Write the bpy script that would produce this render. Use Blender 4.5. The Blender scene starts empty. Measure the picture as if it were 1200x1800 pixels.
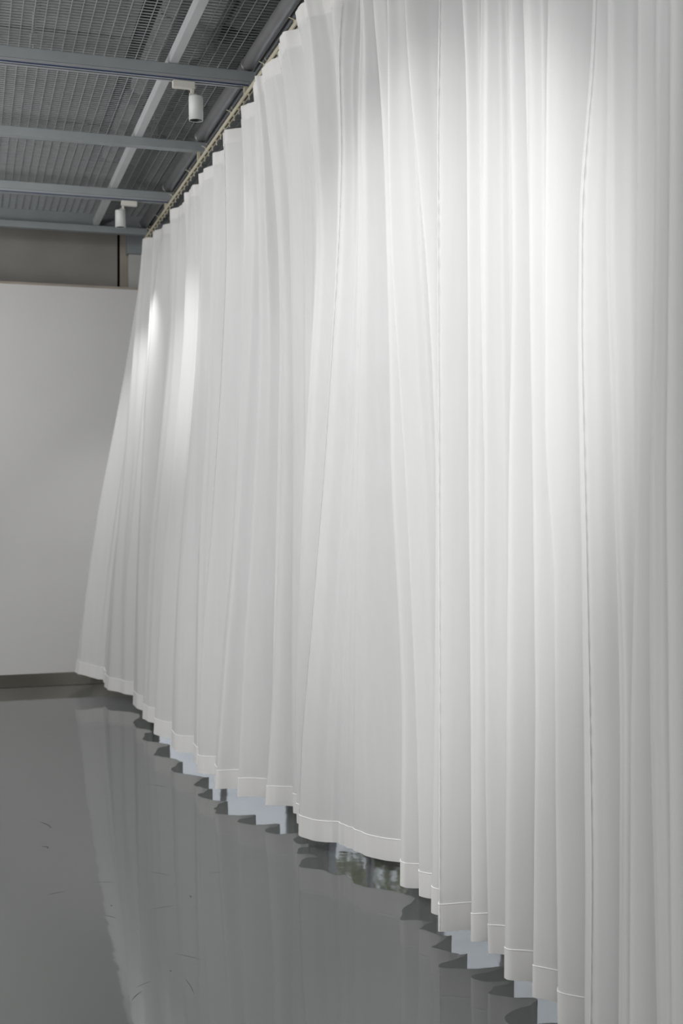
import bpy, bmesh, math, random
from mathutils import Vector, Matrix
random.seed(7)
C = bpy.context.scene.collection
SC = bpy.context.scene
# ------------------------------------------------------------------ camera
TH = math.atan(652/2105); FPX = 2105.0; EYE = 1.6
ct, st = math.cos(TH), math.sin(TH)
cam = bpy.data.cameras.new('camera'); co = bpy.data.objects.new('camera', cam); C.objects.link(co)
co.location = (0, 0, EYE); co.rotation_euler = (math.pi/2, 0, -TH)
cam.sensor_fit = 'VERTICAL'; cam.sensor_height = 36; cam.sensor_width = 24
cam.lens = FPX/1800*36; cam.shift_y = -42/1800; cam.clip_start = 0.05
cam.dof.use_dof = True; cam.dof.focus_distance = 4.2; cam.dof.aperture_fstop = 4.5
SC.camera = co
# ------------------------------------------------------------------ world, exposure, lights
SC.view_settings.view_transform = 'Standard'; SC.view_settings.look = 'None'
SC.view_settings.gamma = 1; SC.view_settings.use_curve_mapping = False
SC.view_settings.exposure = 0.30
SC.cycles.max_bounces = 8; SC.cycles.transparent_max_bounces = 24
SC.cycles.diffuse_bounces = 4
SC.cycles.caustics_reflective = False; SC.cycles.caustics_refractive = False
W = bpy.data.worlds.new('overcast'); SC.world = W; W.use_nodes = True
wb = W.node_tree.nodes['Background']; wb.inputs[0].default_value = (0.86, 0.93, 1.0, 1); wb.inputs[1].default_value = 1.15

def aim(o, tgt):
    d = Vector(tgt) - o.location
    o.rotation_euler = d.to_track_quat('-Z', 'Y').to_euler()
def area(name, loc, tgt, sx, sy, power, col=(1, 0.993, 0.98)):
    l = bpy.data.lights.new(name, 'AREA'); l.shape = 'RECTANGLE'; l.size = sx; l.size_y = sy; l.energy = power; l.color = col
    o = bpy.data.objects.new(name, l); C.objects.link(o); o.location = loc
    z = (o.location-Vector(tgt)).normalized(); y = Vector((0, 1, 0)); y = (y-z*y.dot(z)).normalized(); x = y.cross(z)
    o.rotation_euler = Matrix((x, y, z)).transposed().to_euler(); return o
def spot(name, loc, tgt, power, deg, blend=0.6, rad=0.03, col=(1, 0.995, 0.985)):
    l = bpy.data.lights.new(name, 'SPOT'); l.energy = power; l.spot_size = math.radians(deg); l.spot_blend = blend
    l.shadow_soft_size = rad; l.color = col
    o = bpy.data.objects.new(name, l); C.objects.link(o); o.location = loc; aim(o, tgt); return o
# unseen area lights added as room fill, left of and behind the camera
area('room_light_left', (-2.4, 3.0, 3.5), (-0.6, 4.2, 0), 1.2, 4.0, 125)
area('room_light_mid', (-2.2, 6.8, 3.5), (-0.4, 8.2, 0), 1.2, 3.0, 85)
area('room_light_rear', (-0.6, -1.6, 3.5), (0.6, 2.6, 0.6), 2.4, 1.2, 60)
area('room_uplight', (-2.4, 5.2, 2.2), (-2.2, 5.6, 4.4), 0.6, 4.0, 145)  # added upward fill that brightens the ceiling, no fixture there
area('window_bay_light', (2.6, 5.0, 3.5), (2.4, 5.0, 0), 0.25, 8.0, 14, (0.95, 0.98, 1.0))  # added fill behind the curtain: lifts the wall, backlights the fabric
# ------------------------------------------------------------------ pixel helper for measurements
def at(px, z):                 # plan point on the sight line of column px at depth z
    u = (px-600)/FPX
    xc = u*z
    return (xc*ct + z*st, z*ct - xc*st)
# ------------------------------------------------------------------ materials
def mat(name, col, rough=0.6, metal=0.0, noise=0.0, scale=20, bump=0.0, spec=0.5, bscale=None, stretch=None):
    m = bpy.data.materials.new(name); m.use_nodes = True
    nt = m.node_tree; b = nt.nodes['Principled BSDF']
    b.inputs['Base Color'].default_value = (*col, 1); b.inputs['Roughness'].default_value = rough
    b.inputs['Metallic'].default_value = metal; b.inputs['Specular IOR Level'].default_value = spec
    tc = nt.nodes.new('ShaderNodeTexCoord'); mp = nt.nodes.new('ShaderNodeMapping')
    nt.links.new(tc.outputs['Object'], mp.inputs[0])
    if stretch: mp.inputs['Scale'].default_value = stretch
    n = nt.nodes.new('ShaderNodeTexNoise'); n.inputs['Scale'].default_value = scale; n.inputs['Detail'].default_value = 5
    nt.links.new(mp.outputs[0], n.inputs[0])
    r = nt.nodes.new('ShaderNodeValToRGB')
    r.color_ramp.elements[0].position = 0.3; r.color_ramp.elements[1].position = 0.7
    r.color_ramp.elements[0].color = (*[c*(1-noise) for c in col], 1); r.color_ramp.elements[1].color = (*[min(1, c*(1+noise)) for c in col], 1)
    nt.links.new(n.outputs[0], r.inputs[0]); nt.links.new(r.outputs[0], b.inputs['Base Color'])
    if bump:
        bn = nt.nodes.new('ShaderNodeTexNoise'); bn.inputs['Scale'].default_value = bscale or scale; bn.inputs['Detail'].default_value = 3
        nt.links.new(mp.outputs[0], bn.inputs[0])
        bb = nt.nodes.new('ShaderNodeBump'); bb.inputs['Strength'].default_value = bump; bb.inputs['Distance'].default_value = 0.01
        nt.links.new(bn.outputs[0], bb.inputs['Height']); nt.links.new(bb.outputs[0], b.inputs['Normal'])
    return m
def fabric(name, col, transp, transl, thread=900):
    m = bpy.data.materials.new(name); m.use_nodes = True; nt = m.node_tree; nt.nodes.clear()
    out = nt.nodes.new('ShaderNodeOutputMaterial')
    tc = nt.nodes.new('ShaderNodeTexCoord'); mp = nt.nodes.new('ShaderNodeMapping'); mp.inputs['Scale'].default_value = (14, 14, 0.35)
    nt.links.new(tc.outputs['Object'], mp.inputs[0])
    n = nt.nodes.new('ShaderNodeTexNoise'); n.inputs['Scale'].default_value = 3; n.inputs['Detail'].default_value = 4
    nt.links.new(mp.outputs[0], n.inputs[0])
    r = nt.nodes.new('ShaderNodeValToRGB')
    r.color_ramp.elements[0].position = 0.3; r.color_ramp.elements[1].position = 0.7
    r.color_ramp.elements[0].color = (*[c*0.975 for c in col], 1); r.color_ramp.elements[1].color = (*col, 1)
    nt.links.new(n.outputs[0], r.inputs[0])
    d = nt.nodes.new('ShaderNodeBsdfDiffuse'); tl = nt.nodes.new('ShaderNodeBsdfTranslucent'); tr = nt.nodes.new('ShaderNodeBsdfTransparent')
    nt.links.new(r.outputs[0], d.inputs[0]); nt.links.new(r.outputs[0], tl.inputs[0])
    a = nt.nodes.new('ShaderNodeMixShader'); a.inputs[0].default_value = transl
    nt.links.new(d.outputs[0], a.inputs[1]); nt.links.new(tl.outputs[0], a.inputs[2])
    b = nt.nodes.new('ShaderNodeMixShader'); b.inputs[0].default_value = transp
    nt.links.new(a.outputs[0], b.inputs[1]); nt.links.new(tr.outputs[0], b.inputs[2])
    nt.links.new(b.outputs[0], out.inputs[0])
    return m
M = {
 'floor': mat('grey_epoxy', (0.078, 0.084, 0.084), 0.045, noise=0.04, scale=1.3, bump=0.09, bscale=4.0),
 'white_wall': mat('white_paint', (0.535, 0.532, 0.525), 0.85, noise=0.012, scale=3, bump=0.03, bscale=150),
 'old_wall': mat('weathered_panel', (0.235, 0.225, 0.205), 0.85, noise=0.10, scale=2.2, bump=0.05, bscale=40),
 'old_side': mat('weathered_strip', (0.28, 0.25, 0.21), 0.85, noise=0.16, scale=4),
 'column': mat('pale_column_paint', (0.42, 0.42, 0.41), 0.8, noise=0.04, scale=5),
 'gap': mat('dark_recess', (0.012, 0.012, 0.012), 0.9),
 'steel': mat('brushed_stainless', (0.47, 0.44, 0.38), 0.16, metal=1.0, noise=0.05, scale=3, stretch=(1, 1, 6)),
 'beam': mat('grey_painted_steel', (0.24, 0.26, 0.27), 0.45, noise=0.06, scale=8),
 'beam_pale': mat('pale_painted_steel', (0.42, 0.43, 0.44), 0.5, noise=0.04, scale=6),
 'pipe': mat('dull_metal_pipe', (0.27, 0.27, 0.275), 0.38, metal=0.35, noise=0.10, scale=9),
 'alu': mat('anodised_aluminium', (0.33, 0.345, 0.36), 0.4, metal=0.3, noise=0.03, scale=10),
 'blue': mat('dark_blue_insulator', (0.012, 0.03, 0.085), 0.5),
 'wire': mat('galvanised_wire', (0.33, 0.35, 0.355), 0.5, metal=0.1, noise=0.08, scale=20),
 'roof': mat('grey_insulation_sheet', (0.185, 0.183, 0.18), 0.9, noise=0.22, scale=3.0, bump=0.3, bscale=12),
 'foil': mat('grey_foil_wrap', (0.21, 0.21, 0.21), 0.6, noise=0.3, scale=7, bump=0.6, bscale=10),
 'dark': mat('dark_void', (0.016, 0.016, 0.015), 0.95),
 'lamp': mat('white_lamp_enamel', (0.50, 0.515, 0.51), 0.45, noise=0.02, scale=20),
 'adapter': mat('ivory_plastic', (0.56, 0.545, 0.50), 0.5, noise=0.03, scale=20),
 'black': mat('black_baffle', (0.012, 0.012, 0.012), 0.5),
 'reflector': mat('chrome_reflector', (0.85, 0.85, 0.85), 0.12, metal=1.0),
 'sticker': mat('amber_sticker', (0.42, 0.27, 0.03), 0.6),
 'rail': mat('cream_plastic_rail', (0.46, 0.43, 0.325), 0.5, noise=0.03, scale=15),
 'slot': mat('brown_slot', (0.06, 0.045, 0.025), 0.8),
 'sheer': fabric('white_sheer_voile', (0.885, 0.888, 0.888), 0.012, 0.45),
 'hem': fabric('doubled_voile', (0.865, 0.86, 0.852), 0.01, 0.38),
 'thread': fabric('white_stitch', (0.93, 0.93, 0.93), 0.0, 0.2),
 'frame': mat('white_window_frame', (0.6, 0.6, 0.6), 0.5),
 'leaf': mat('shrub_green', (0.34, 0.34, 0.10), 0.7, noise=0.3, scale=12),
 'leaf2': mat('shrub_dull', (0.20, 0.17, 0.13), 0.8, noise=0.5, scale=14),
 'paving': mat('outdoor_paving', (0.30, 0.30, 0.29), 0.9, noise=0.2, scale=3),
 'scuff': mat('scuff_mark_dirt', (0.075, 0.075, 0.07), 0.6),
}
M['floor'].node_tree.nodes['Principled BSDF'].inputs['IOR'].default_value = 2.2
g = bpy.data.materials.new('window_glass'); g.use_nodes = True
gb = g.node_tree.nodes['Principled BSDF']; gb.inputs['Transmission Weight'].default_value = 1; gb.inputs['Roughness'].default_value = 0; gb.inputs['IOR'].default_value = 1.0
M['glass'] = g
# ------------------------------------------------------------------ mesh helpers
def obj(name, bm, m, parent=None, smooth=False, kind=None, label=None, cat=None, group=None):
    me = bpy.data.meshes.new(name); bmesh.ops.recalc_face_normals(bm, faces=bm.faces); bm.to_mesh(me); bm.free()
    if smooth:
        for p in me.polygons: p.use_smooth = True
    me.materials.append(m)
    o = bpy.data.objects.new(name, me); C.objects.link(o)
    if parent: o.parent = parent
    return tag(o, label, cat, group, kind)
def tag(o, label=None, cat=None, group=None, kind=None):
    for k, v in (('label', label), ('category', cat), ('group', group), ('kind', kind)):
        if v: o[k] = v
    return o
def empty(name, loc, label=None, cat=None, group=None, kind=None):
    o = bpy.data.objects.new(name, None); C.objects.link(o); o.location = loc; o.empty_display_size = 0.1
    return tag(o, label, cat, group, kind)
def box(bm, x0, x1, y0, y1, z0, z1, bev=0.0):
    r = bmesh.ops.create_cube(bm, size=1, matrix=Matrix.Translation(((x0+x1)/2, (y0+y1)/2, (z0+z1)/2)) @ Matrix.Diagonal((x1-x0, y1-y0, z1-z0, 1)))
    if bev:
        es = list({e for v in r['verts'] for e in v.link_edges})
        bmesh.ops.bevel(bm, geom=es, offset=bev, segments=2, affect='EDGES')
    return bm
def nb(*a, **k): return box(bmesh.new(), *a, **k)
def cyl(bm, p0, p1, r, n=16, r2=None, caps=True):
    p0, p1 = Vector(p0), Vector(p1); d = p1-p0
    mtx = Matrix.Translation((p0+p1)/2) @ d.to_track_quat('Z', 'Y').to_matrix().to_4x4()
    bmesh.ops.create_cone(bm, cap_ends=caps, segments=n, radius1=r, radius2=r if r2 is None else r2, depth=d.length, matrix=mtx)
    return bm
def lathe(bm, prof, n=28, mtx=Matrix()):
    rings = []
    for r, z in prof:
        rings.append([bm.verts.new(mtx @ Vector((r*math.cos(2*math.pi*k/n), r*math.sin(2*math.pi*k/n), z))) for k in range(n)])
    for a, b in zip(rings, rings[1:]):
        for k in range(n): bm.faces.new((a[k], a[(k+1) % n], b[(k+1) % n], b[k]))
    return bm
# ------------------------------------------------------------------ setting
YW = 9.95                      # face of the white partition
XR = 2.75                      # window wall behind the curtain
obj('floor', nb(-5, XR+0.2, -3, 10.6, -0.1, 0), M['floor'], kind='structure')
HB = EYE+2.035                  # underside of the cross beams
MESH = HB+0.145
ROOF = HB+0.34
# partition and the older wall above it
wb_ = empty('wall_back', (0, YW, 0), kind='structure')
def S(name, bm, m, parent=None, **k):
    if parent is not None:
        bmesh.ops.translate(bm, verts=bm.verts, vec=-parent.location)
    return obj(name, bm, m, parent, **k)
S('partition_board', nb(-5, 1.42, YW, YW+0.10, 0.0, 3.237), M['white_wall'], wb_)
S('partition_cap', nb(-5, 1.425, YW-0.006, YW+0.12, 3.237, 3.255), M['old_side'], wb_)
obj('baseboard_back', nb(-5, 1.42, YW-0.008, YW-0.001, 0.003, 0.105, bev=0.001), M['steel'], kind='structure')
wu = empty('wall_upper', (0, 10.35, 0), kind='structure')
XG = at(206, 10.3)[0]
S('wall_panel', nb(-5, XG-0.012, 10.30, 10.38, 0, HB+0.7), M['old_wall'], wu)
S('wall_core', nb(-5, 1.5, 10.39, 10.45, 0, HB+0.75), M['old_wall'], wu)
S('recess', nb(XG-0.012, XG+0.012, 10.36, 10.38, 0, HB+0.7), M['gap'], wu)
S('wall_strip', nb(XG+0.012, XG+0.075, 10.32, 10.38, 0, HB+0.7), M['old_side'], wu)
S('column', nb(XG+0.077, 1.5, 10.24, 10.38, 0, HB-0.05, bev=0.004), M['column'], wu)
S('column_head', nb(XG+0.06, 1.5, 10.20, 10.38, HB-0.05, ROOF+0.1, bev=0.004), M['beam'], wu)
obj('wall_left', nb(-5.1, -5, -3, 10.6, 0, HB+0.75), M['white_wall'], kind='structure')
obj('wall_front', nb(-5, XR, -3.1, -3, 0, HB+0.75), M['white_wall'], kind='structure')
# window wall
wins = [(0.4, 2.4), (2.6, 4.8), (5.0, 7.2), (7.4, 9.6)]
Z0, Z1 = 0.12, 3.10
wr = empty('wall_right', (XR, 0, 0), kind='structure')
bm = bmesh.new()
ys = [-3.0] + [v for w in wins for v in w] + [10.6]
for k in range(0, len(ys), 2): box(bm, XR, XR+0.18, ys[k], ys[k+1], 0, HB+0.75)
for a, b in wins:
    box(bm, XR, XR+0.18, a, b, 0, Z0); box(bm, XR, XR+0.18, a, b, Z1, HB+0.75)
S('wall_surface', bm, M['white_wall'], wr)
for i, (a, b) in enumerate(wins):
    w = empty('window_%d' % (i+1), (XR+0.1, (a+b)/2, Z0), kind='structure')
    bm = bmesh.new()
    box(bm, XR+0.07, XR+0.13, a, a+0.05, Z0, Z1); box(bm, XR+0.07, XR+0.13, b-0.05, b, Z0, Z1)
    box(bm, XR+0.07, XR+0.13, a+0.05, b-0.05, Z0, Z0+0.05); box(bm, XR+0.07, XR+0.13, a+0.05, b-0.05, Z1-0.05, Z1)
    mid = (a+b)/2; box(bm, XR+0.075, XR+0.125, mid-0.025, mid+0.025, Z0+0.05, Z1-0.05)
    S('window_frame', bm, M['frame'], w)
    for y0, y1 in ((a+0.05, mid-0.025), (mid+0.025, b-0.05)):
        S('pane', nb(XR+0.095, XR+0.101, y0, y1, Z0+0.05, Z1-0.05), M['glass'], w)
    S('window_sill', nb(XR-0.03, XR+0.069, a, b, Z0-0.025, Z0, bev=0.004), M['frame'], w)
w = empty('window_5', (2.1, 10.3, 0.05), kind='structure')
bm = bmesh.new()
box(bm, 1.501, 1.55, 10.28, 10.34, 0.05, 3.2); box(bm, 2.68, 2.749, 10.28, 10.34, 0.05, 3.2); box(bm, 2.09, 2.14, 10.285, 10.335, 0.10, 3.15)
box(bm, 1.55, 2.68, 10.28, 10.34, 0.0, 0.10); box(bm, 1.55, 2.68, 10.28, 10.34, 3.15, 3.2)
S('window_frame', bm, M['frame'], w)
for a, b in ((1.55, 2.09), (2.14, 2.68)): S('pane', nb(a, b, 10.305, 10.311, 0.10, 3.15), M['glass'], w)
obj('wall_back_lintel', nb(1.501, XR-.001, 10.24, 10.38, 3.2, HB+0.75), M['white_wall'], kind='structure')
obj('ground', nb(XR+0.2, 14, -6, 18, -0.2, -0.1), M['paving'], kind='structure')
# shrubs outside the window
def shrub(x, y, r, h, m, label, n=260, base=0.45):
    t = empty('shrub', (x, y, -0.1), label, 'shrub')
    bm = bmesh.new()
    for k in range(n):
        a = random.uniform(0, 2*math.pi); e = math.acos(random.uniform(-0.3, 1)); q = r*random.uniform(0.6, 1)
        c = Vector((q*math.sin(e)*math.cos(a), q*math.sin(e)*math.sin(a), h*base+h*(1-base)*0.95*math.cos(e)))
        s = random.uniform(0.05, 0.09); d = Vector([random.uniform(-1, 1) for _ in range(3)]).normalized()
        u = d.orthogonal().normalized(); w = d.cross(u)
        vs = [bm.verts.new(c+u*s), bm.verts.new(c+w*s*0.45), bm.verts.new(c-u*s), bm.verts.new(c-w*s*0.45)]
        bm.faces.new(vs)
    obj('foliage', bm, m, t, kind='stuff')
    bm = bmesh.new()
    for k in range(5):
        a = k*1.26; cyl(bm, (0.03*math.cos(a), 0.03*math.sin(a), 0), (r*0.5*math.cos(a), r*0.5*math.sin(a), h*0.7), 0.012, 6)
    obj('stem', bm, M['leaf2'], t)
shrub(3.85, 10.75, 0.60, 2.9, M['leaf'], 'yellow-green shrub outdoors, seen only mirrored in the floor under the hem', 900, 0.78)
shrub(3.45, 9.6, 0.50, 1.75, M['leaf2'], 'dull brownish shrub outdoors behind the yellow-green one, mirrored in the floor', 300)
# ------------------------------------------------------------------ ceiling
ceil = empty('ceiling', (0, 0, HB), kind='structure')
def CP(name, bm, m, **k): return S(name, bm, m, ceil, **k)
BY = [-1.6, -0.35, 0.9, 2.15, 3.4, 4.60, 5.86, 7.15, 8.43, 9.66]
XE = 1.36
for y in BY:
    bm = bmesh.new()                       # C-profile: web, top and bottom flange
    box(bm, -4.95, XE, y, y+0.005, HB, HB+0.05); box(bm, -4.95, XE, y+0.005, y+0.06, HB, HB+0.004)
    box(bm, -4.95, XE, y+0.005, y+0.06, HB+0.046, HB+0.05)
    CP('cross_beam', bm, M['beam'])
for xl in (0.955, -1.55):
    bm = bmesh.new(); box(bm, xl-0.021, xl+0.021, -2.9, 9.72, HB+0.052, HB+0.11, bev=0.002)
    CP('long_beam', bm, M['beam_pale'])
for (xp, rp) in ((1.335, 0.036),):
    bm = bmesh.new(); cyl(bm, (xp, -2.8, HB+0.095), (xp, 9.9, HB+0.095), rp, 24)
    for y in BY: cyl(bm, (xp, y+0.02, HB+0.095), (xp, y+0.045, HB+0.095), rp+0.004, 24)
    CP('pipe', bm, M['pipe'], smooth=True)
bm = bmesh.new(); cyl(bm, (1.40, -2.8, HB+0.11), (1.40, 9.9, HB+0.11), 0.012, 12)
CP('conduit', bm, M['pipe'], smooth=True)
CP('end_closure', nb(-4.95, XR, 9.735, 9.75, HB+0.0505, ROOF+0.1), M['beam'])
# wire mesh panels, one per bay
for i in range(3, len(BY)-1):
    y0, y1 = BY[i]+0.02, BY[i+1]+0.02
    for (xa, xb) in ((-4.9, -1.56), (-1.54, 0.955), (0.965, 2.2)):
        bm = bmesh.new(); r = 0.0026
        if y1 < 3: continue
        n = round((y1-y0)/0.034)
        for k in range(n):
            y = y0+(k+0.5)*(y1-y0)/n + random.uniform(-.001, .001)
            box(bm, xa, xb, y-r, y+r, MESH, MESH+2*r)
        n = max(2, round((xb-xa)/0.052))
        for k in range(n+1):
            x = xa+k*(xb-xa)/n
            box(bm, x-r*0.55, x+r*0.55, y0+.002, y1-.002, MESH-r, MESH)
        CP('wire_mesh', bm, M['wire'], kind='stuff')
# roof sheets above the mesh with open joints, and foil-wrapped runs
bm = nb(-5, XR, -3, 10.5, ROOF+0.12, ROOF+0.2); CP('roof_deck', bm, M['dark'])
yy = [-2.9, -0.9, 1.1, 3.1, 4.62, 6.42, 8.02, 9.35, 10.2]
for i in range(len(yy)-1):
    xs = [-4.9, -2.9, -1.0, 0.82]
    for j in range(3):
        a, b = yy[i]+0.022, yy[i+1]-0.022
        sl = random.uniform(-0.012, 0.012)
        bm = nb(xs[j]+0.006, xs[j+1]-0.006, a, b, ROOF, ROOF+0.03)
        for v in bm.verts: v.co.z += sl*(v.co.x-xs[j])
        nrib = 9                          # fine ribs of the sheet
        for k in range(nrib):
            x = xs[j]+0.1+(xs[j+1]-xs[j]-0.2)*k/(nrib-1)
            box(bm, x-0.012, x+0.012, a, b, ROOF-0.004+sl*(x-xs[j]), ROOF-0.0005+sl*(x-xs[j]))
        CP('roof_sheet', bm, M['roof'])
x = 0.90
while x < 2.3:                             # narrow crumpled strips above the curtain side
    w = random.uniform(0.10, 0.2); y = 3.0+random.uniform(0, .5)
    while y < 10.2:
        L = random.uniform(0.7, 1.6); h = ROOF-random.uniform(0.0, 0.10)
        bm = bmesh.new()
        n = 8
        top = []
        for k in range(n+1):
            t = k/n; dz = random.uniform(-.012, .012)
            row = [bm.verts.new((x+random.uniform(-.01, .01), y+L*t, h+dz)), bm.verts.new((x+w*0.5, y+L*t, h+dz-0.03)), bm.verts.new((x+w+random.uniform(-.01, .01), y+L*t, h+dz+.01))]
            row += [bm.verts.new((x+w, y+L*t, h+0.05)), bm.verts.new((x, y+L*t, h+0.05))]
            top.append(row)
        for A, B in zip(top, top[1:]):
            for k in range(5): bm.faces.new((A[k], A[(k+1) % 5], B[(k+1) % 5], B[k]))
        bm.faces.new(top[0]); bm.faces.new(top[-1])
        CP('foil_strip', bm, M['foil'])
        y += L+random.choice((0.01, 0.03, 0.12, 0.25))
    x += w+random.choice((0.005, 0.02, 0.045))
for (x, y) in ((1.02, 5.8), (1.16, 6.0), (0.3, 6.15), (1.1, 7.5)):
    bm = bmesh.new(); cyl(bm, (x, y, MESH+.006), (x, y, ROOF), 0.006, 8); box(bm, x-.02, x+.02, y-.012, y+.012, MESH+.03, MESH+.08, bev=.002)
    CP('hanger', bm, M['beam_pale'])
# ------------------------------------------------------------------ light tracks and lamp heads
def track(y, x0, x1, label):
    t = empty('light_track', (x0, y+0.03, HB), label, 'light track')
    bm = bmesh.new(); y0, y1 = y+0.008, y+0.052
    for (a, b, c, d) in ((y0, y0+.004, -.022, -.0005), (y1-.004, y1, -.022, -.0005), (y0+.004, y1-.004, -.005, -.0005), (y0+.004, y0+.014, -.022, -.019), (y1-.014, y1-.004, -.022, -.019)):
        box(bm, x0, x1, a, b, HB+c, HB+d)
    S('channel', bm, M['alu'], t)
    bm = bmesh.new(); box(bm, x0+.001, x1-.001, y0-.0025, y0-.0002, HB-.0215, HB-.0155); box(bm, x0+.001, x1-.001, y0+.0145, y1-.0145, HB-.018, HB-.008)
    S('insulator', bm, M['blue'], t)
TR = [track(BY[6], -4.9, 1.33, 'aluminium light track with dark blue line under the nearest ceiling beam in view'),
      track(BY[8], -4.9, 1.33, 'grey light track under the ceiling beam of the farther lamp')]
TR0 = track(BY[4], -4.9, 1.33, 'grey light track out of view above the near part of the curtain')
TR1 = track(BY[2], -4.9, 1.33, 'grey light track out of view beside the camera')
def head(x, y, flip, tgt, label, L=0.118, R=0.0355, sticker=False):
    t = empty('track_spotlight', (x, y+0.03, HB-0.022), label, 'spotlight', 'track spotlights')
    s = -1 if flip else 1
    bm = bmesh.new(); box(bm, -0.055, 0.055, -0.018, 0.018, -0.036, -0.001, bev=.003)
    obj('adapter', bm, M['adapter'], t)
    bm = bmesh.new(); xx = s*0.043
    box(bm, xx-0.008, xx+0.008, -0.012, 0.012, -0.062, -0.037, bev=.002)
    cyl(bm, (xx-0.014*s, 0, -0.062), (xx+0.02*s, 0, -0.062), 0.007, 14)
    obj('bracket', bm, M['adapter'], t)
    piv = Vector((xx+s*0.018, 0, -0.070)); d = (Vector(tgt)-(t.location+piv)).normalized()
    # the can points mostly down, leaning a little towards its target
    dd = Vector((d.x*0.16, d.y*0.10, -1)).normalized()
    q = (-dd).to_track_quat('Z', 'Y').to_matrix().to_4x4(); mtx = Matrix.Translation(piv) @ q
    bm = lathe(bmesh.new(), [(0.0, 0), (R-.004, 0), (R-.001, -.001), (R, -.004), (R, -L), (R-.003, -L), (R-.003, -L+.02)], 32, mtx)
    b = obj('lamp_housing', bm, M['lamp'], t, smooth=True)
    obj('baffle', lathe(bmesh.new(), [(R-.0035, -L+.002), (R-.010, -L+.018), (0.014, -L+.022)], 28, mtx), M['black'], b, smooth=True)
    obj('reflector', lathe(bmesh.new(), [(0.0145, -L+.0225), (0.012, -L+.034), (0, -L+.038)], 20, mtx), M['reflector'], b, smooth=True)
    if sticker:
        bm = bmesh.new()
        for a0, a1 in ((math.pi*1.0, math.pi*1.16),):
            vs = [bm.verts.new(mtx @ Vector(((R+.0006)*math.cos(a), (R+.0006)*math.sin(a), z))) for a, z in ((a0, -L+.012), (a1, -L+.012), (a1, -L+.028), (a0, -L+.028))]
            bm.faces.new(vs)
        obj('sticker', bm, M['sticker'], b)
    return t.location + piv + dd*(L+0.005)
x1 = at(336, 5.72)[0]; x2 = at(226, 8.42)[0]
c1 = (1.25, 6.6, 1.6); c2 = (1.15, 9.3, 1.6)
p1 = head(x1, BY[6], False, c1, 'nearer white cylinder spotlight with a small amber sticker on its rim, hanging from the ceiling', sticker=True)
p2 = head(x2, BY[8], True, c2, 'farther white cylinder spotlight hanging above the white partition')
p3 = head(-0.9, BY[4], False, (1.5, 2.8, 2.0), 'white cylinder spotlight out of view above the near curtain')
spot('lamp_beam_near', p1, (1.42, 6.0, 1.1), 5, 70, 1.0)
spot('lamp_beam_far', p2, (1.15, 9.2, 1.6), 60, 56, 1.0)
spot('lamp_beam_mid', (-0.3, 6.9, HB-0.15), (1.28, 7.5, 2.4), 80, 36, 1.0)
p4 = head(-0.5, BY[2], False, (1.5, 4.0, 2.0), 'white cylinder spotlight out of view to the upper left of the camera')
spot('lamp_beam_rear', p4, (1.55, 4.2, 1.65), 300, 42, 0.8)
spot('lamp_beam_front', p3, (1.5, 3.75, 2.0), 90, 54, 0.4)
spot('lamp_beam_wide', (-0.9, 3.75, HB-0.1), (1.5, 4.4, 1.5), 14, 95, 1.0)
# ------------------------------------------------------------------ curtain
HT = EYE+1.893                # top of the heading
HEMZ = 0.03
def RX(z): return 1.32
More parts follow.
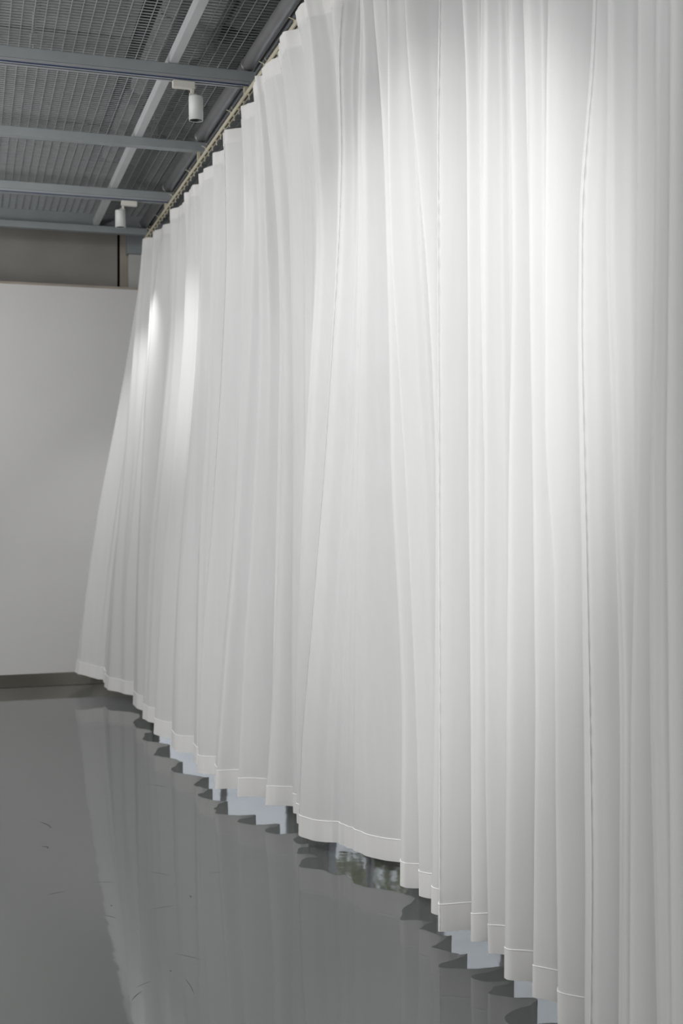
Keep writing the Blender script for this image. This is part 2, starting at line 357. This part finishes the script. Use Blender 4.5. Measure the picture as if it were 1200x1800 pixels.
# nose lines of the big folds, far to near: depth at top, depth at hem, hem height, curve of (image row, column)
N = [
 (9.44, 9.45, 0.145, [(423,251),(508,243),(600,229),(750,201),(900,171),(1050,146),(1182,129)]),
 (9.1, 9.12, 0.07, [(415,262),(600,247),(750,233),(850,222),(1000,204),(1213,189)]),
 (8.75, 8.379, 0.065, [(400,279),(600,263),(733,254),(1000,243),(1245,239)]),
 (8.1, 7.941, 0.065, [(370,305),(600,299),(733,287),(900,268),(1000,261),(1265,252)]),
 (7.6, 7.482, 0.065, [(345,328),(500,326),(600,324),(800,305),(1000,287),(1290,272)]),
 (7.15, 7.022, 0.065, [(290,355),(400,356),(600,348),(800,333),(1000,315),(1170,307),(1318,305)]),
 (6.75, 6.68, 0.065, [(240,378),(400,374),(600,367),(750,363),(900,352),(1100,347),(1342,345)]),
 (6.35, 6.504, 0.065, [(210,405),(500,402),(700,395),(950,380),(1083,366),(1200,357),(1350,351)]),
 (5.95, 6.132, 0.065, [(175,433),(400,436),(600,430),(800,420),(1000,407),(1170,393),(1385,377)]),
 (5.53, 5.966, 0.065, [(138,443),(250,452),(400,458),(600,462),(900,450),(1150,433),(1400,420)]),
 (5.34, 5.8, 0.065, [(110,459),(300,481),(450,492),(600,497),(900,493),(1240,481),(1415,470)]),
 (5.08, 5.643, 0.065, [(80,488),(200,508),(450,512),(850,515),(1250,513),(1430,520)]),
 (4.62, 5.477, 0.065, [(0,530),(60,540),(150,552),(300,563),(450,566),(850,540),(1250,519),(1450,524)]),
 (4.5, 5.301, 0.065, [(0,600),(300,598),(450,594),(850,570),(1160,545),(1310,531),(1470,527)]),
 (4.41, 5.02, 0.065, [(0,633),(200,638),(450,641),(850,636),(1090,636),(1495,640)]),
 (4.35, 4.616, 0.065, [(0,664),(130,672),(350,680),(600,688),(850,694),(1100,709),(1250,715),(1558,712)]),
 (4.2, 4.518, 0.065, [(0,690),(300,695),(470,700),(850,722),(1250,735),(1560,738)]),
 (4.1, 4.323, 0.065, [(0,715),(150,722),(300,735),(400,745),(480,752),(700,764),(850,769),(1250,768),(1600,765)]),
 (4.02, 4.157, 0.065, [(0,770),(450,770),(850,771),(1250,772),(1632,772)]),
 (3.88, 4.059, 0.065, [(0,814),(100,820),(450,822),(850,824),(1250,828),(1650,830)]),
 (3.78, 3.961, 0.065, [(0,852),(450,852),(850,857),(1250,860),(1668,864)]),
 (3.66, 3.736, 0.065, [(0,897),(450,903),(850,896),(1250,893),(1720,893)]),
 (3.5, 3.599, 0.065, [(0,930),(450,930),(850,938),(1250,944),(1750,940)]),
 (3.36, 3.423, 0.065, [(0,965),(450,963),(800,966),(1000,983),(1250,985),(1800,985)]),
 (3.16, 3.149, 0.065, [(0,1048),(100,1046),(240,1033),(350,1024),(600,1022),(1000,1030),(1250,1034),(1540,1038),(1800,1036)]),
 (3.02, 2.993, 0.065, [(0,1083),(450,1075),(900,1085),(1250,1095),(1800,1093)]),
 (2.86, 2.856, 0.065, [(0,1125),(450,1121),(850,1122),(1250,1112),(1800,1110)]),
 (2.66, 2.621, 0.065, [(0,1157),(450,1154),(850,1146),(1250,1147),(1500,1153),(1800,1158)]),
 (2.54, 2.504, 0.065, [(0,1181),(450,1176),(850,1172),(1250,1177),(1800,1182)]),
 (2.4, 2.367, 0.065, [(0,1225),(1800,1228)]),
 (2.26, 2.23, 0.065, [(0,1275),(1800,1275)]),
 (2.1, 2.073, 0.065, [(0,1335),(1800,1335)]),
 (1.9, 1.878, 0.065, [(0,1420),(1800,1420)]),
]
# depth of the valley behind each nose at the top and at the hem
DV = [(.06,.10),(.06,.14),(.06,.08),(.06,.13),(.06,.12),(.06,.14),(.06,.08),(.06,.10),(.07,.16),(.07,.14),(.07,.13),(.05,.06),(.05,.08),
      (.06,.03),(.06,.15),(.05,.10),(.05,.10),(.08,.12),(.08,.20),(.07,.12),(.07,.14),(.07,.16),(.08,.16),(.10,.22),(.06,.10),(.07,.10),(.07,.14),(.05,.05),(.06,.10),(.06,.10),(.06,.10),(.06,.10)]
def lin(pts, y):
    if y <= pts[0][0]: return pts[0][1]
    for (a, p), (b, q) in zip(pts, pts[1:]):
        if y <= b:
            t = (y-a)/(b-a); return p+(q-p)*t
    return pts[-1][1]
def smooth_lin(pts, y):
    return sum(lin(pts, y+d)*w for d, w in ((-70, .15), (-35, .2), (0, .3), (35, .2), (70, .15)))
ROWS = 84
COLS = 56
vs_ = [0, .006, .012, .02, .028, .036, .045] + [.045+(.964-.045)*k/(ROWS-12) for k in range(1, ROWS-11)] + [.972, .98, .988, .994, 1.0]
ROWS = len(vs_)
NP = []                        # NP[row][nose] = (X, Y, Z)
for v in vs_:
    row = []
    for (zt, zh, hh, pts) in N:
        H = HT+(hh-HT)*v
        z = zt+(zh-zt)*v
        y = 858-FPX*(H-EYE)/z
        px = smooth_lin(pts, y) if 0.03 < v < 0.97 else lin(pts, y)
        X, Y = at(px, z)
        row.append((X, Y, H))
    NP.append(row)
phase = [random.uniform(0, 6.28) for _ in range(12)]
freqs = [(1.37, .009), (2.3, .009), (3.9, .006), (5.3, .004), (7.7, .0025)]
RG = []                        # narrow sharp pleats: place, half width, height, where along the drop, lean
for k in range(125):
    RG.append((random.uniform(0, len(N)-1), random.uniform(.020, .065), random.uniform(.012, .036)*random.choice((1, 1, 1, -1)),
               random.uniform(-.2, 1.1), random.uniform(.25, .9), random.uniform(-.12, .12)))
def ridges(s, v):
    x = 0
    for (s0, w, a, vc, vl, ln) in RG:
        d = (s-s0-ln*(v-.5))/w
        if abs(d) < 3: x -= a*math.exp(-d*d)*math.exp(-((v-vc)/vl)**2)
    return x*(1-0.6*v**3)
def wig(s, v):
    x = 0
    for k, (f, a) in enumerate(freqs):
        env = 0.6+0.4*math.sin(s*0.9*(k+1)+phase[k+6])
        dr = 1.6*math.sin(1.7*s+phase[(k+3) % 12])*v + 0.6*math.sin(3.1*v+phase[k]*2+s)
        x += a*env*math.sin(2*math.pi*f*s+phase[k]+dr)
    return x
def cloth(s, j):
    i = min(int(s), len(N)-2); t = s-i; v = vs_[j]
    A, B = NP[j][i], NP[j][i+1]
    D = DV[i][0]+(DV[i][1]-DV[i][0])*v**0.8
    w = math.sin(math.pi*t**0.85)**2
    X = A[0]+(B[0]-A[0])*t + D*w
    Y = A[1]+(B[1]-A[1])*t
    Z = A[2]+(B[2]-A[2])*t
    Y -= 0.035*math.sin(2*math.pi*t)*v*v*min(1, abs(A[1]-B[1])/0.4)
    gap = min(1.0, math.hypot(B[0]-A[0], B[1]-A[1])/0.35+0.25)
    X += (wig(s, v)*(0.6+0.3*v)+ridges(s, v))*gap
    e = max(0, 1-v/0.22)**1.5            # tight ripples of the heading
    X += 0.022*math.sin(2*math.pi*Y/0.235+1.0)*e
    Z += 0.004*math.sin(2*math.pi*s*2.1)*v
    return Vector((X, Y, Z))
def strip(s0, s1, j0, j1, off=0.0, name='curtain_panel'):
    bm = bmesh.new(); n = max(2, round((s1-s0)*COLS)); grid = []
    ss = [s0+(s1-s0)*k/n for k in range(n+1)]
    for j in range(j0, j1+1):
        P = [cloth(s, j) for s in ss]
        if off:
            Q = []
            for k, p in enumerate(P):
                a, b = P[max(0, k-1)], P[min(n, k+1)]; d = (b-a); nn = Vector((d.y, -d.x, 0))
                if nn.length: nn.normalize()
                Q.append(p+nn*off)
            P = Q
        grid.append([bm.verts.new(p) for p in P])
    for a, b in zip(grid, grid[1:]):
        for k in range(n): bm.faces.new((a[k], a[k+1], b[k+1], b[k]))
    return bm
cur = empty('sheer_curtain', (1.32, 5.5, 0), 'long white sheer floor-length curtain hanging in deep folds from the cream ceiling rail', 'curtain')
jt = next(j for j, v in enumerate(vs_) if v >= .02)          # heading tape
jh = next(j for j, v in enumerate(vs_) if v >= .965)         # hem
cuts = [0, 7.0, 13.02, 18.02, 24.0, len(N)-1.001]
for a, b in zip(cuts, cuts[1:]):
    p = S('curtain_panel', strip(a, b, 0, ROWS-1), M['sheer'], cur, smooth=True)
    def sub(name, bm, m):
        bmesh.ops.translate(bm, verts=bm.verts, vec=-cur.location)
        return obj(name, bm, m, p, smooth=True)
    sub('hem', strip(a, b, jh, ROWS-1, 0.0022), M['hem'])
    sub('heading_tape', strip(a, b, 0, jt, 0.0018), M['hem'])
    # stitch line above the hem
    bm = bmesh.new(); n = round((b-a)*COLS)
    pr = None
    for k in range(n+1):
        s = a+(b-a)*k/n; q0, q1 = cloth(max(a, s-.02), jh), cloth(min(b, s+.02), jh); c = cloth(s, jh)
        d = q1-q0; nn = Vector((d.y, -d.x, 0)).normalized()
        ring = [bm.verts.new(c+nn*o+Vector((0, 0, h))) for o, h in ((.0030, .0009), (.0030, -.0009), (-.0015, -.0009), (-.0015, .0009))]
        if pr:
            for q in range(4): bm.faces.new((pr[q], pr[(q+1) % 4], ring[(q+1) % 4], ring[q]))
        pr = ring
    sub('hem_stitching', bm, M['thread'])
    # selvage: narrow crinkled edge on the near side of the fold
    if a > 1:
        bm = bmesh.new(); pr = None; nr = 400
        for k in range(nr+1):
            fj = k/nr*(ROWS-1.001); j = int(fj); f = fj-j
            c = cloth(a+.004, j).lerp(cloth(a+.004, j+1), f)
            cr = .0016*math.sin(k*0.9+2*math.sin(k*.11))*(0.4+0.6*math.sin(k*.037)**2)
            ring = [bm.verts.new(c+Vector((-.0035+cr, -.0025+cr, 0))), bm.verts.new(c+Vector((.003, .0035, 0)))]
            if pr: bm.faces.new((pr[0], pr[1], ring[1], ring[0]))
            pr = ring
        sub('selvage', bm, M['thread'])
# ------------------------------------------------------------------ curtain rail
def rail_x(y):
    return 1.32 if y > 4.8 else 1.32+0.14*min(1, ((4.8-y)/1.2))**2*(3-2*min(1, (4.8-y)/1.2)) - (0.12*max(0, (3.3-y)/1.5)**1.5 if y < 3.3 else 0)
rl = empty('curtain_rail', (1.32, 9.5, HT+0.05), 'cream curtain rail with gliders running along the ceiling above the sheer curtain', 'curtain rail')
ZR = HT+0.060
bm = bmesh.new(); pr = None; bs = bmesh.new(); ps = None
n = 60
for k in range(n+1):
    y = 9.50-(9.50-1.9)*k/n; x = rail_x(y)
    ring = [bm.verts.new((x+a, y, ZR+b)) for a, b in ((-.011, 0), (-.011, .022), (.011, .022), (.011, 0), (.005, 0), (.005, .012), (-.005, .012), (-.005, 0))]
    r2 = [bs.verts.new((x+a, y, ZR+b)) for a, b in ((-.0045, .0035), (.0045, .0035), (.0045, .0115), (-.0045, .0115))]
    if pr:
        for q in range(8): bm.faces.new((pr[q], pr[(q+1) % 8], ring[(q+1) % 8], ring[q]))
        for q in range(4): bs.faces.new((ps[q], ps[(q+1) % 4], r2[(q+1) % 4], r2[q]))
    else: bm.faces.new(ring)
    pr, ps = ring, r2
bm.faces.new(pr)
S('rail_profile', bm, M['rail'], rl); S('rail_slot', bs, M['slot'], rl)
S('end_cap', nb(1.32-.014, 1.32+.014, 9.501, 9.512, ZR-.003, ZR+.025, bev=.002), M['rail'], rl)
y = 9.45; gm = None; k = 0
while y > 3.3:
    x = rail_x(y)
    if gm is None:
        bm = bmesh.new(); box(bm, -.006, .006, -.009, .009, -.006, .002, bev=.001); cyl(bm, (0, 0, -.006), (0, 0, -.02), .002, 8)
        bmesh.ops.create_cone(bm, cap_ends=True, segments=10, radius1=.007, radius2=.007, depth=.004, matrix=Matrix.Translation((0, 0, -.022)) @ Matrix.Rotation(math.pi/2, 4, 'Y'))
        o = obj('glider', bm, M['rail'], rl); gm = o.data
    else:
        o = bpy.data.objects.new('glider', gm); C.objects.link(o); o.parent = rl
    o.location = Vector((x, y, ZR))-rl.location
    y -= 0.1175
for k, y in enumerate([9.2, 8.75, 8.1, 7.45, 6.9, 6.2, 5.45, 4.9, 4.2]):
    x = rail_x(y)
    bm = nb(x-.013, x+.013, y-.010, y+.010, ZR+.0225, ZR+.028)
    cyl(bm, (x-.03, y+.02, ZR+.045), (x, y, ZR+.026), .002, 6); cyl(bm, (x+.012, y, ZR+.026), (x-.012, y-.02, ZR+.05), .002, 6)
    S('clip', bm, M['rail'], rl)
for y in BY:
    if 3 < y < 9.6:
        x = rail_x(y+.03); S('hanger', nb(x-.008, x+.008, y+.02, y+.045, ZR+.0225, HB-.0005), M['rail'], rl)
# ------------------------------------------------------------------ scuff marks on the floor
marks = [(70,1445,90,1456,3),(72,1488,84,1492,4),(160,1551,202,1551,.8),(84,1573,115,1567,1.2),(184,1609,204,1614,.9),(262,1532,300,1539,.7),
         (268,1598,306,1592,.8),(232,1758,250,1742,1.0),(306,1676,356,1687,.7),(238,1736,268,1724,.6),(192,1592,195,1593,2),(326,1721,341,1748,.9),
         (332,1574,333,1578,2),(296,1707,299,1708,2),(368,1535,390,1533,.7),(258,1378,296,1384,.8)]
def fl(px, py):
    z = FPX*EYE/(py-858); return at(px, z)
for (a, b, c, d, w) in marks:
    p, q = Vector(fl(a, b)), Vector(fl(c, d)); dv = (q-p); nn = Vector((-dv.y, dv.x)).normalized()*w*0.0009
    bm = bmesh.new(); K = 6; bot = []; top = []
    for k in range(K+1):
        t = k/K; c0 = p.lerp(q, t)+nn*4*math.sin(math.pi*t); ww = nn*(0.15+math.sin(math.pi*t))
        bot.append(bm.verts.new((*(c0-ww), .0006))); top.append(bm.verts.new((*(c0+ww), .0006)))
    for k in range(K): bm.faces.new((bot[k], bot[k+1], top[k+1], top[k]))
    o = obj('scuff_mark', bm, M['scuff']); o.parent = bpy.data.objects['floor']
